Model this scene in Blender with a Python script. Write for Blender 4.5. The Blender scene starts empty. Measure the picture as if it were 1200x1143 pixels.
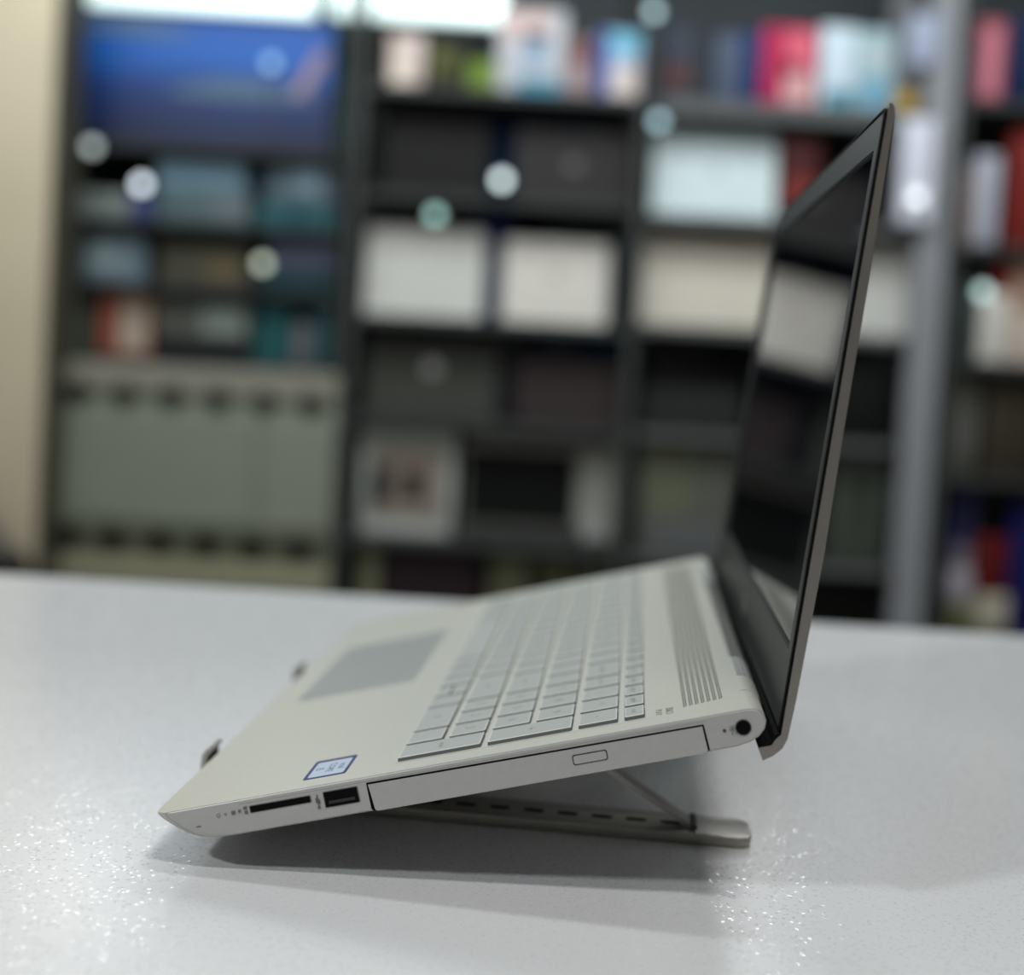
import bpy, bmesh, math, random
from math import sin, cos, pi, radians
from mathutils import Vector, Matrix
random.seed(7)
C = bpy.context.scene.collection
TZ = 0.90                                   # height of the counter top
# ---------------------------------------------------------------- camera numbers (fitted, pixels of the 1200 x 1143 frame)
F, CX, CY, CH, PITCH, ROLL = 1485.9, 600.5, 470.6, 0.21198, 0.03796, 0.05535

# ---------------------------------------------------------------- materials
def mat(name, col, rough=0.5, metal=0.0, emit=None, estr=0.0, spec=0.5, coat=0.0, noise=0.0, nscale=40.0, bump=0.0, bscale=400.0):
    m = bpy.data.materials.new(name); m.use_nodes = True
    nt = m.node_tree; b = nt.nodes['Principled BSDF']
    b.inputs['Base Color'].default_value = (*col, 1)
    b.inputs['Roughness'].default_value = rough
    b.inputs['Metallic'].default_value = metal
    b.inputs['Specular IOR Level'].default_value = spec
    b.inputs['Coat Weight'].default_value = coat
    if emit:
        b.inputs['Emission Color'].default_value = (*emit, 1)
        b.inputs['Emission Strength'].default_value = estr
    if noise or bump:
        tc = nt.nodes.new('ShaderNodeTexCoord')
    if noise:
        n = nt.nodes.new('ShaderNodeTexNoise'); n.inputs['Scale'].default_value = nscale
        nt.links.new(tc.outputs['Object'], n.inputs['Vector'])
        r = nt.nodes.new('ShaderNodeValToRGB')
        r.color_ramp.elements[0].position = 0.3; r.color_ramp.elements[1].position = 0.7
        r.color_ramp.elements[0].color = (*[c * (1 - noise) for c in col], 1)
        r.color_ramp.elements[1].color = (*[min(1, c * (1 + noise)) for c in col], 1)
        nt.links.new(n.outputs['Fac'], r.inputs['Fac']); nt.links.new(r.outputs['Color'], b.inputs['Base Color'])
    if bump:
        n2 = nt.nodes.new('ShaderNodeTexNoise'); n2.inputs['Scale'].default_value = bscale
        nt.links.new(tc.outputs['Object'], n2.inputs['Vector'])
        bp = nt.nodes.new('ShaderNodeBump'); bp.inputs['Strength'].default_value = bump; bp.inputs['Distance'].default_value = 0.001
        nt.links.new(n2.outputs['Fac'], bp.inputs['Height']); nt.links.new(bp.outputs['Normal'], b.inputs['Normal'])
    return m
def srgb(r, g, b):
    f = lambda c: (c / 255 / 12.92) if c <= 10 else ((c / 255 + 0.055) / 1.055) ** 2.4
    return (f(r), f(g), f(b))
_mc = {}
def sm(r, g, b, rough=0.55, metal=0.0, **k):
    key = (r, g, b, rough, metal, tuple(sorted(k.items())))
    if key not in _mc:
        _mc[key] = mat('paint_%d_%d_%d' % (r, g, b), srgb(r, g, b), max(rough, .6), metal, noise=0.06, nscale=30, spec=.15, **k)
    return _mc[key]
M = {}
M['silver'] = mat('champagne_silver', srgb(199, 200, 189), 0.38, 0.35, noise=0.02, nscale=300)
M['side'] = mat('silver_side_shaded', srgb(182, 181, 178), 0.45, 0.25, noise=0.02, nscale=300)  # darker copy of the silver, side shade put into the colour
M['key'] = mat('silver_key', srgb(174, 178, 174), 0.42, 0.25)
M['keyside'] = mat('key_skirt', srgb(92, 95, 94), 0.6)
M['keyhighlight'] = mat('key_edge_highlight', srgb(214, 217, 210), 0.35, 0.3)  # lighter tone paints the bevel highlight around each key top
M['legend'] = mat('key_legend', srgb(122, 128, 126), 0.6)
M['well'] = mat('keyboard_frame', srgb(200, 201, 191), 0.4, 0.3)
M['pad'] = mat('touchpad_surface', srgb(170, 175, 171), 0.32, 0.3)
M['black'] = mat('port_black', (0.002, 0.002, 0.002), 0.7, spec=.1)
M['lid'] = mat('lid_grey_metal', srgb(138, 133, 126), 0.36, 0.5, noise=0.03, nscale=200)
M['bezel'] = mat('bezel_dark', srgb(58, 62, 61), 0.4, 0.1)
M['glass'] = mat('display_glass', (0.003, 0.003, 0.005), 0.035, spec=0.9)
M['print'] = mat('grey_print', srgb(105, 105, 100), 0.6)
M['blue'] = mat('badge_blue', srgb(16, 28, 96), 0.35)
M['badge'] = mat('badge_pale', srgb(190, 205, 222), 0.3)
M['alu'] = mat('stand_aluminium', srgb(164, 161, 154), 0.36, 0.6, noise=0.03, nscale=150)
M['rubber'] = mat('rubber_grey', srgb(70, 70, 68), 0.7)
M['red'] = mat('indicator', srgb(90, 50, 50), 0.5)

# ---------------------------------------------------------------- mesh helpers
def obj(name, bm, m, parent=None, smooth=True, ang=35):
    me = bpy.data.meshes.new(name)
    bmesh.ops.recalc_face_normals(bm, faces=bm.faces)
    bm.to_mesh(me); bm.free()
    for x in (m if isinstance(m, (list, tuple)) else [m]): me.materials.append(x)
    if smooth:
        for p in me.polygons: p.use_smooth = True
        me.set_sharp_from_angle(angle=radians(ang))
    o = bpy.data.objects.new(name, me); C.objects.link(o)
    if parent: o.parent = parent
    return o
def tag(o, label, cat, group=None):
    o['label'] = label; o['category'] = cat
    if group: o['group'] = group
    return o
def struct(o): o['kind'] = 'structure'; return o
def thing(name, label, cat, loc=(0, 0, 0), rot=(0, 0, 0), group=None):
    o = bpy.data.objects.new(name, None); C.objects.link(o)
    o.location = loc; o.rotation_euler = rot; o.empty_display_size = 0.05
    return tag(o, label, cat, group)
def box(bm, a, b, bev=0.0, seg=2, mi=0, edges='all'):
    r = bmesh.ops.create_cube(bm, size=1.0)
    vs = r['verts']
    a = Vector(a); b = Vector(b); c = (a + b) / 2; s = b - a
    for v in vs: v.co = Vector((v.co.x * s.x + c.x, v.co.y * s.y + c.y, v.co.z * s.z + c.z))
    fs = {f for v in vs for f in v.link_faces}
    for f in fs: f.material_index = mi
    if bev > 0:
        es = {e for v in vs for e in v.link_edges}
        if edges == 'z': es = {e for e in es if abs(e.verts[0].co.z - e.verts[1].co.z) > 1e-9}
        r = bmesh.ops.bevel(bm, geom=list(es), offset=bev, segments=seg, profile=0.5, affect='EDGES')
        for f in r['faces']: f.material_index = mi
def prism(bm, pts, axis, lo, hi, mi=0):
    """polygon pts in the plane of the other two axes, extruded along axis from lo to hi"""
    def co(p, t):
        l = [p[0], p[1]]; l.insert(axis, t); return l
    A = [bm.verts.new(co(p, lo)) for p in pts]; B = [bm.verts.new(co(p, hi)) for p in pts]
    n = len(pts)
    fs = [bm.faces.new(A), bm.faces.new(B[::-1])]
    for i in range(n): fs.append(bm.faces.new((A[i], B[i], B[(i + 1) % n], A[(i + 1) % n])))
    for f in fs: f.material_index = mi
def cyl(bm, c, r, h, axis=2, seg=24, mi=0, r2=None):
    c = Vector(c)
    rot = {0: Matrix.Rotation(pi / 2, 4, 'Y'), 1: Matrix.Rotation(-pi / 2, 4, 'X'), 2: Matrix.Identity(4)}[axis]
    n0 = len(bm.faces)
    g = bmesh.ops.create_cone(bm, cap_ends=True, segments=seg, radius1=r, radius2=r if r2 is None else r2, depth=h, matrix=Matrix.Translation(c) @ rot)
    for v in g['verts']:
        for f in v.link_faces: f.material_index = mi
def stadium(cx, cy, w, h, seg=8):
    r = h / 2; d = w / 2 - r; pts = []
    for i in range(seg + 1):
        a = -pi / 2 + pi * i / seg; pts.append((cx + d + r * cos(a), cy + r * sin(a)))
    for i in range(seg + 1):
        a = pi / 2 + pi * i / seg; pts.append((cx - d + r * cos(a), cy + r * sin(a)))
    return pts
def rrect(x0, y0, x1, y1, r, seg=5):
    pts = []
    for (cx, cy, a0) in ((x1 - r, y0 + r, -pi / 2), (x1 - r, y1 - r, 0), (x0 + r, y1 - r, pi / 2), (x0 + r, y0 + r, pi)):
        for i in range(seg + 1):
            a = a0 + pi / 2 * i / seg; pts.append((cx + r * cos(a), cy + r * sin(a)))
    return pts
def text_bm(bm, s, size, Mx, mi=0, shear=0.0):
    """flat lettering (converted text curve) added to bm, transformed by Mx"""
    cu = bpy.data.curves.new('t', 'FONT'); cu.body = s; cu.size = size; cu.align_x = 'CENTER'; cu.align_y = 'CENTER'
    cu.resolution_u = 2; cu.shear = shear
    o = bpy.data.objects.new('t', cu); C.objects.link(o)
    dg = bpy.context.evaluated_depsgraph_get(); dg.update()
    me = o.evaluated_get(dg).to_mesh()
    base = len(bm.verts); vs = [bm.verts.new(Mx @ v.co) for v in me.vertices]
    for p in me.polygons:
        try: f = bm.faces.new([vs[i] for i in p.vertices]); f.material_index = mi
        except ValueError: pass
    o.evaluated_get(dg).to_mesh_clear()
    bpy.data.objects.remove(o); bpy.data.curves.remove(cu)
def basis(x, y, o):
    x = Vector(x).normalized(); y = Vector(y).normalized(); z = x.cross(y)
    m = Matrix((x, y, z)).transposed().to_4x4(); m.translation = Vector(o); return m

# ================================================================= LAPTOP
W = 0.368
TILT, YAW = 0.2616, -0.09282
laptop = thing('laptop', 'open silver laptop tilted up on a metal stand on the white counter', 'laptop',
               (-0.13395, 0.49685, TZ + 0.02083))
laptop.rotation_mode = 'QUATERNION'
laptop.rotation_quaternion = (Matrix.Rotation(YAW, 3, 'Z') @ Matrix.Rotation(-TILT, 3, 'Y')).to_quaternion()
mm = 0.001
# base: side profile (u, w) swept across the width (v) with rounded ends
prof = [(0.4, 0), (0, -0.8), (1.4, -2.7), (4.2, -5.2), (7.4, -7.8), (10.6, -10.0), (14.2, -11.7), (18.5, -12.8), (23.5, -13.3), (30, -13.45), (120, -13.5), (232, -13.4), (237, -12.6),
        (240.6, -11), (243.2, -8.6), (244.4, -5.8), (244.2, -3.4), (243, -1.6), (241, -0.45), (238.5, 0), (150, 0), (60, 0)]
bm = bmesh.new(); rings = []
R0 = 7.0
sta = []
for th in (0, 20, 45, 70, 90):
    sta.append((R0 * (1 - sin(radians(th))) if False else None, th))
st = []
for th in (0, 12, 25, 45, 65, 90):      # plan-view corner arc
    st.append((R0 * (1 - cos(radians(th))), R0 * (1 - sin(radians(th)))))
st[0] = (0.0, R0)
st = [(0.0, R0, 0.55), (0.35, R0 * 0.72, 0.1)] + [(a, b, 0.0) for a, b in st[1:]]
full = st + [(W / mm - a, b, c) for a, b, c in reversed(st)]
for v, off, ins in full:
    ring = []
    for (u, w) in prof:
        k = max(0, 1 - u / 60)
        uu = u + off * k
        uu = 122 + (uu - 122) * (1 - ins / 122)
        ww = -6.7 + (w + 6.7) * (1 - ins / 6.7)
        ring.append(bm.verts.new((uu * mm, v * mm, ww * mm)))
    rings.append(ring)
n = len(prof)
for a, b in zip(rings, rings[1:]):
    for i in range(n): bm.faces.new((a[i], a[(i + 1) % n], b[(i + 1) % n], b[i]))
bm.faces.new(rings[0]); bm.faces.new(rings[-1][::-1])
bm.normal_update(); bmesh.ops.recalc_face_normals(bm, faces=bm.faces)
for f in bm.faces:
    if abs(f.normal.y) > .6 or f.normal.z < -.2: f.material_index = 1  # side and downward faces take the shaded copy of the silver
base = obj('base_shell', bm, [M['silver'], M['side']], laptop, ang=28)
# side trim: thin deck lip line just under the top edge
bm = bmesh.new()
box(bm, (36 * mm, -0.04 * mm, -1.85 * mm), (222 * mm, 0.3 * mm, -1.72 * mm))
obj('deck_seam', bm, sm(140, 140, 134), base)

# optical drive
bm = bmesh.new()
def side_poly(pts, v0, v1, m=0): prism(bm, [(a * mm, b * mm) for a, b in pts], 1, v0 * mm, v1 * mm, m)
side_poly([(87.9, -2.25), (221.0, -2.85), (221.4, -12.9), (220.2, -13.3), (88.6, -13.45), (87.9, -12.5)], -0.12, 0.5)
gap = obj('drive_gap', bm, M['black'], laptop)
bm = bmesh.new()
side_poly([(88.6, -3.0), (220.3, -3.5), (220.6, -12.9), (219.6, -13.7), (90.3, -13.7), (89.4, -12.9)], -0.45, 0.6)
odd = obj('optical_drive', bm, M['side'], laptop)
bm = bmesh.new(); prism(bm, [(a, b) for a, b in rrect(.1692, -.0096, .1828, -.0056, .0009)], 1, -.00055, 0)
o = obj('button_gap', bm, M['black'], odd)
bm = bmesh.new(); prism(bm, rrect(.1696, -.0092, .1824, -.0060, .0007), 1, -.00075, 0)
obj('eject_button', bm, M['side'], odd)
gap.parent = odd
# USB socket
bm = bmesh.new(); prism(bm, rrect(.0700, -.0092, .0842, -.0028, .0005), 1, -.0002, .0004)
usb = obj('usb_port', bm, M['keyside'], laptop)
bm = bmesh.new(); prism(bm, rrect(.0704, -.0089, .0838, -.0031, .0004), 1, -.0003, .0002)
obj('socket_opening', bm, M['black'], usb)
bm = bmesh.new(); box(bm, (.0716, -.00036, -.0080), (.0826, 0, -.0066), .0002, 1)
obj('contact_tongue', bm, mat('usb_tongue', srgb(30, 30, 32), .4), usb)
# card slot
bm = bmesh.new(); prism(bm, rrect(.0398, -.0060, .0650, -.0031, .0004), 1, -.0002, .0004)
sd = obj('card_slot', bm, M['keyside'], laptop)
bm = bmesh.new(); prism(bm, rrect(.0402, -.0057, .0646, -.0034, .0003), 1, -.0003, .0002)
obj('slot_opening', bm, M['black'], sd)
# power socket
bm = bmesh.new(); cyl(bm, (.2354, 0, -.0066), .0031, .0005, 1)
pj = obj('power_socket', bm, M['keyside'], laptop)
bm = bmesh.new(); cyl(bm, (.2354, -.0002, -.0066), .0027, .0005, 1)
obj('socket_hole', bm, M['black'], pj)
bm = bmesh.new(); cyl(bm, (.2282, 0, -.0066), .00065, .0005, 1, 16)
obj('charge_light', bm, M['red'], laptop)
# small printed marks on the side
bm = bmesh.new()
XF = lambda u, w, v=-.0003: basis((1, 0, 0), (0, 0, 1), (u, v, w))
def ring_mark(u, w, r, t, seg=14):
    A = [bm.verts.new((u + r * cos(2 * pi * i / seg), -.0003, w + r * sin(2 * pi * i / seg))) for i in range(seg)]
    B = [bm.verts.new((u + (r - t) * cos(2 * pi * i / seg), -.0003, w + (r - t) * sin(2 * pi * i / seg))) for i in range(seg)]
    for i in range(seg): bm.faces.new((A[i], A[(i + 1) % seg], B[(i + 1) % seg], B[i]))
ring_mark(.0268, -.0048, .0008, .0002); 
text_bm(bm, '*', .0030, XF(.0298, -.0053)); 
ring_mark(.2313, -.0064, .0011, .0002)
box(bm, (.2309, -.00035, -.0068), (.2317, -.0002, -.0060))
box(bm, (.2322, -.00035, -.0086), (.2326, -.0002, -.0078)); box(bm, (.2308, -.00035, -.0086), (.2312, -.0002, -.0080))
box(bm, (.0323, -.00035, -.0054), (.0337, -.0002, -.0040)); cyl(bm, (.0356, -.0003, -.0045), .0006, .0002, 1, 12)
box(bm, (.0374, -.00035, -.0041), (.0388, -.0002, -.0031)); box(bm, (.0376, -.00035, -.0060), (.0388, -.0002, -.0048))
# usb trident
box(bm, (.0674, -.00035, -.0084), (.0677, -.0002, -.0034)); box(bm, (.0668, -.00035, -.0064), (.0671, -.0002, -.0046)); box(bm, (.0680, -.00035, -.0072), (.0683, -.0002, -.0052))
cyl(bm, (.06755, -.0003, -.0085), .0006, .0002, 1, 12); box(bm, (.0668, -.00035, -.0066), (.0683, -.0002, -.0063))
obj('side_markings', bm, M['print'], laptop)
bm = bmesh.new(); box(bm, (.0168, -.0002, -.0080), (.0190, .0003, -.0074), .0002, 1)
obj('lock_mark', bm, M['print'], laptop)

# keyboard ---------------------------------------------------------
u0, vk, pu, pv, pf, kbw, g = .09867, .01282, .01846, .01857, .01075, .34148, .0026
kb_u1 = u0 + 5 * pu + pf - g
bm = bmesh.new(); prism(bm, rrect(u0 - .0012, vk - .0012, kb_u1 + .0012, vk + kbw + .0012, .0015), 2, -.0005, .00008)
kb = obj('keyboard', bm, M['well'], laptop)
def make_key(ua, ub, va, vb, leg=''):
    bm = bmesh.new(); h = .00135
    a = rrect(ua, va, ub, vb, .0006, 2); b = rrect(ua + .00035, va + .0004, ub - .00025, vb - .0003, .0006, 2)
    A = [bm.verts.new((p[0], p[1], .00008)) for p in a]; B = [bm.verts.new((p[0], p[1], h)) for p in b]
    n = len(a)
    for i in range(n): bm.faces.new((A[i], A[(i + 1) % n], B[(i + 1) % n], B[i])).material_index = 1
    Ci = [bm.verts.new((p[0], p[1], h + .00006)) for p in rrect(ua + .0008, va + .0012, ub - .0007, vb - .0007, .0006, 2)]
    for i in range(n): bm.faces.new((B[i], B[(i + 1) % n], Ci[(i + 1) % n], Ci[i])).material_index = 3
    bm.faces.new(Ci); h += .00006
    if leg:
        text_bm(bm, leg, .0058 if len(leg) < 3 else .0034, basis((0, -1, 0), (1, 0, 0), ((ua + ub) / 2, (va + vb) / 2, h + .00004)), 2)
    return obj('key', bm, [M['key'], M['keyside'], M['legend'], M['keyhighlight']], kb, smooth=False)
def row(r, widths, legs, start=0.0, tallrow=False):
    v = vk + start * pv
    ua, ub = u0 + r * pu, u0 + (r + 1) * pu - g
    for w_, l in zip(widths, legs):
        make_key(ua, ub, v, v + w_ * pv - .0017, l); v += w_ * pv
T = (kbw + .0017) / pv                              # total width in key pitches
ex = T - 17
make_key(u0, u0 + 2 * pu - g, vk, vk + pv - .0017, 'enter')
make_key(u0 + 2 * pu, u0 + 4 * pu - g, vk, vk + pv - .0017, '+')
row(4, [1] * 4 + [ex] + [1] * 13, ['-', '*', '/', 'num', 'backspace'] + list('=-0987654321`'))
row(3, [1] * 3 + [1] * 13 + [T - 17], list('987') + list('\\][POIUYTREWQ') + ['tab'], 1)
row(2, [1] * 3 + [1.9] + [1] * 11 + [T - 4 - 1.9 - 11], list('654') + ['enter'] + list("';LKJHGFDSA") + ['caps'], 1)
row(1, [1] * 3 + [2.4] + [1] * 10 + [T - 4 - 2.4 - 10], list('321') + ['shift'] + list('/.,MNBVCXZ') + ['shift'], 1)
row(0, [1, 2, 1], ['.', '0', ''], 1)
v5 = vk + 5 * pv
make_key(u0, u0 + (pu - g) / 2 - .0003, v5, v5 + pv - .0017); make_key(u0 + (pu - g) / 2 + .0003, u0 + pu - g, v5, v5 + pv - .0017)
row(0, [1, 1, 1, T - 13, 1, 1, 1, 1], ['', 'ctrl', 'alt', '', 'alt', '', 'fn', 'ctrl'], 6)
NF = 21; fp = (kbw + .0017) / NF
fl = ['end', 'pgdn', 'pgup', 'home', 'del', 'ins', 'prt', 'pause'] + ['f%d' % k for k in range(12, 0, -1)] + ['esc']
for k in range(NF):
    make_key(u0 + 5 * pu, kb_u1, vk + k * fp, vk + (k + 1) * fp - .0017, fl[k])
# touchpad
bm = bmesh.new(); prism(bm, rrect(.0172, .1565, .0795, .2795, .002), 2, -.0004, .00003)
tp = obj('touchpad', bm, M['keyside'], laptop)
bm = bmesh.new(); prism(bm, rrect(.0176, .1570, .0791, .2790, .002), 2, -.0004, .00008)
obj('pad_surface', bm, M['pad'], tp)
# speaker grille : seven rows of tiny slots
bm = bmesh.new()
for r in range(7):
    uc = .2152 + r * .0024
    v = .0178 + (.0004 * r); k = 0
    while v < .349:
        for (dx, dl) in ((-.00042, .0013), (.00042, .0013)):
            vv = v + (0.0009 if dx > 0 else 0)
            vs = [bm.verts.new(c) for c in ((uc + dx - .00035, vv, .00005), (uc + dx + .00035, vv, .00005), (uc + dx + .00035, vv + dl, .00005), (uc + dx - .00035, vv + dl, .00005))]
            bm.faces.new(vs)
        v += .0018
obj('speaker_grille', bm, mat('grille_hole', srgb(112, 114, 104), .7), laptop, smooth=False)
# audio print beside the grille
bm = bmesh.new()
text_bm(bm, 'B&O', .0044, basis((0, -1, 0), (1, 0, 0), (.2088, .0165, .00006)))
text_bm(bm, 'PLAY', .0036, basis((0, -1, 0), (1, 0, 0), (.2046, .0165, .00006)))
obj('audio_print', bm, M['print'], laptop, smooth=False)
# processor badge
bm = bmesh.new(); prism(bm, rrect(.0595, .0105, .0775, .0345, .0012), 2, 0, .00012)
bd = obj('processor_badge', bm, M['blue'], laptop)
bm = bmesh.new(); prism(bm, rrect(.0612, .0120, .0762, .0312, .001), 2, 0, .00020)
obj('badge_face', bm, M['badge'], bd)
bm = bmesh.new()
text_bm(bm, 'intel', .0042, basis((0, -1, 0), (1, 0, 0), (.0736, .0218, .00024)))
text_bm(bm, 'CORE', .0044, basis((0, -1, 0), (1, 0, 0), (.0690, .0218, .00024)))
text_bm(bm, 'i5', .0050, basis((0, -1, 0), (1, 0, 0), (.0640, .0218, .00024)))
obj('badge_lettering', bm, mat('badge_ink', srgb(70, 90, 120), .4), bd, smooth=False)
# hinge : grey barrel ends, dark ribbed middle
bm = bmesh.new(); cyl(bm, (.2386, W / 2, -.0064), .0062, W - .05, 1, 32)
hb = obj('hinge_cover', bm, mat('hinge_dark', srgb(34, 35, 34), .45), laptop)
for a, b in ((.027, .050), (W - .050, W - .027)):
    bm = bmesh.new(); cyl(bm, (.2386, (a + b) / 2, -.0064), .00655, b - a, 1, 36)
    obj('hinge_cap', bm, M['silver'], hb)
for a, b in ((.0506, .084), (W - .084, W - .0506)):
    bm = bmesh.new(); cyl(bm, (.2386, (a + b) / 2, -.0064), .0064, b - a, 1, 36)
    obj('hinge_sleeve', bm, sm(150, 152, 152), hb)
bm = bmesh.new(); v = .086
while v < W - .086:
    cyl(bm, (.2386, v, -.0064), .0065, .0011, 1, 28); v += .0024
obj('vent_ribs', bm, mat('vent_rib', srgb(70, 72, 70), .5), hb)
# rubber feet (under the base)
for (u, v) in ((.03, .05), (.03, W - .05), (.215, .05), (.215, W - .05)):
    bm = bmesh.new(); cyl(bm, (u, v, -.0139), .005, .0012, 2, 20); obj('foot', bm, M['rubber'], laptop)

# lid --------------------------------------------------------------
SU, SW, SA = .24741, -.01564, 1.20646
lp_out = [(240.4, -20.5), (244.5, -19.4), (248.2, -17.4), (250.8, -14.2), (256.6, -1), (278.3, 53), (294.8, 97.8), (316.3, 155), (333.6, 202.5), (335.2, 207.2), (335.7, 209.6), (335.4, 211.2), (334.7, 211.9)]
ci, si = cos(SA), sin(SA)
def lw(l, o=0.0):  # on the inner face line (mm)
    return (SU / mm + l * ci - o * si, SW / mm + l * si + o * ci)
lp_in = [(332.6, 211.8), (331.6, 210.6), lw(236.6, -.3), lw(120, -.3), lw(12, -.3), (247.0, -10.5), (245.2, -14.2), (239.2, -15.4)]
lp_in = [(332.6, 211.8), (331.5, 210.6), lw(237.5), lw(120), lw(14), lw(9, 0), (246.6, -12.0), (244.9, -14.6), (239.3, -15.4)]
# tray section (metal back), thinned inside so the bezel drops in
lip = 1.6
lp_tray = lp_out + [lw(243.2, -.1), lw(242.8), lw(242.2, -.1), lw(241.6, -.3), lw(241.6, -2.2), lw(120, -2.2), lw(10, -2.2), lw(4, -2.0), (246.2, -13.6), (244.4, -15.4), (239.3, -15.4)]
lp_full = lp_out + [lw(243.2, -.1), lw(242.8), lw(242.2), lw(241.6), lw(240), lw(120), lw(10), lw(4), (246.2, -13.6), (244.4, -15.4), (239.3, -15.4)]
bm = bmesh.new()
secs = [(0.0, lp_full, .35), (0.5, lp_full, 0), (lip, lp_full, 0), (lip + .02, lp_tray, 0)]
secs = secs + [(W / mm - a, p, i) for a, p, i in reversed(secs)]
rings = []
for v, P, ins in secs:
    cu_, cw_ = 292, 98
    ring = []
    for k, (u, w) in enumerate(P):
        if ins:   # pull the outer side in a little for a softened edge
            u2, w2 = (u - ins * si, w + ins * ci) if k < len(lp_out) else (u, w)
        else: u2, w2 = u, w
        ring.append(bm.verts.new((u2 * mm, v * mm, w2 * mm)))
    rings.append(ring)
n = len(lp_full)
for a, b in zip(rings, rings[1:]):
    for i in range(n): bm.faces.new((a[i], a[(i + 1) % n], b[(i + 1) % n], b[i]))
bm.faces.new(rings[0]); bm.faces.new(rings[-1][::-1])
lid = obj('lid', bm, M['lid'], laptop, ang=30)
# local frame helper on the lid face: (l, v, o)
def LF(l, v, o):
    return Vector((SU + l * ci - o * si, v, SW + l * si + o * ci))
def frame_prism(outer, inner, o0, o1, name, m, parent):
    bm = bmesh.new(); n = len(outer)
    A = [bm.verts.new(LF(l, v, o0)) for l, v in outer]; B = [bm.verts.new(LF(l, v, o1)) for l, v in outer]
    if inner is None:
        bm.faces.new(A[::-1]); bm.faces.new(B)
        for i in range(n): bm.faces.new((A[i], A[(i + 1) % n], B[(i + 1) % n], B[i]))
    else:
        a = [bm.verts.new(LF(l, v, o0)) for l, v in inner]; b = [bm.verts.new(LF(l, v, o1)) for l, v in inner]
        for i in range(n):
            j = (i + 1) % n
            bm.faces.new((A[i], A[j], B[j], B[i])); bm.faces.new((a[i], b[i], b[j], a[j]))
            bm.faces.new((B[i], B[j], b[j], b[i])); bm.faces.new((A[i], a[i], a[j], A[j]))
    return obj(name, bm, m, parent)
bz_o = rrect(.0045, .0042, .2416, W - .0042, .003)
bz_i = rrect(.0335, .0150, .2285, W - .0150, .0006)
bezel = frame_prism(bz_o, bz_i, -.0018, .0004, 'bezel', M['bezel'], lid)
frame_prism(rrect(.031, .010, .2305, W - .012, .001), None, -.0018, -.0009, 'screen', M['glass'], lid)
frame_prism(rrect(.0032, .0014, .2422, W - .0014, .003), rrect(.0048, .0044, .2414, W - .0044, .003), -.0019, .0009, 'bezel_gasket', M['black'], lid)
bm = bmesh.new()
vs = [bm.verts.new(LF(.2335 + .0012 * cos(a), W / 2 + .0012 * sin(a), .0005)) for a in [2 * pi * k / 16 for k in range(16)]]; bm.faces.new(vs)
obj('webcam', bm, M['black'], lid, smooth=False)
for dv in (-.028, .028):
    bm = bmesh.new(); vs = [bm.verts.new(LF(.2335 + a, W / 2 + dv + b, .0005)) for a, b in ((-.0003, -.002), (.0003, -.002), (.0003, .002), (-.0003, .002))]; bm.faces.new(vs)
    obj('microphone', bm, M['black'], lid, smooth=False)
bm = bmesh.new()
sh = [(239.5, -15.2), (244.8, -14.3), (246.4, -12.0), lw(4, .2), lw(11, .2), lw(11, -1.2), lw(4, -1.2), (245.9, -13.0), (244.3, -15.2), (239.6, -15.9)]
sh = [(239.45, -15.25), (244.75, -14.35), (246.4, -11.8), lw(4.3, .35), lw(4.3, -1.0), (246.9, -12.6), (245.2, -15.2), (239.5, -15.7)]
prism(bm, [(a * mm, b * mm) for a, b in sh], 1, .0006, W - .0006)
obj('hinge_shroud', bm, M['black'], lid)
# ring logo with slanted letters on the lower bezel
bm = bmesh.new(); seg = 28; lc, vc, rr = .0185, W / 2, .0062
A = [bm.verts.new(LF(lc + rr * cos(2 * pi * i / seg), vc + rr * sin(2 * pi * i / seg), .0005)) for i in range(seg)]
B = [bm.verts.new(LF(lc + (rr - .0007) * cos(2 * pi * i / seg), vc + (rr - .0007) * sin(2 * pi * i / seg), .0005)) for i in range(seg)]
for i in range(seg): bm.faces.new((A[i], A[(i + 1) % seg], B[(i + 1) % seg], B[i]))
text_bm(bm, 'hp', .0095, basis((0, -1, 0), (ci, 0, si), LF(lc, vc, .0005)), 0, .25)
obj('maker_logo', bm, mat('logo_print', srgb(190, 192, 190), .4), lid, smooth=False)

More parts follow.
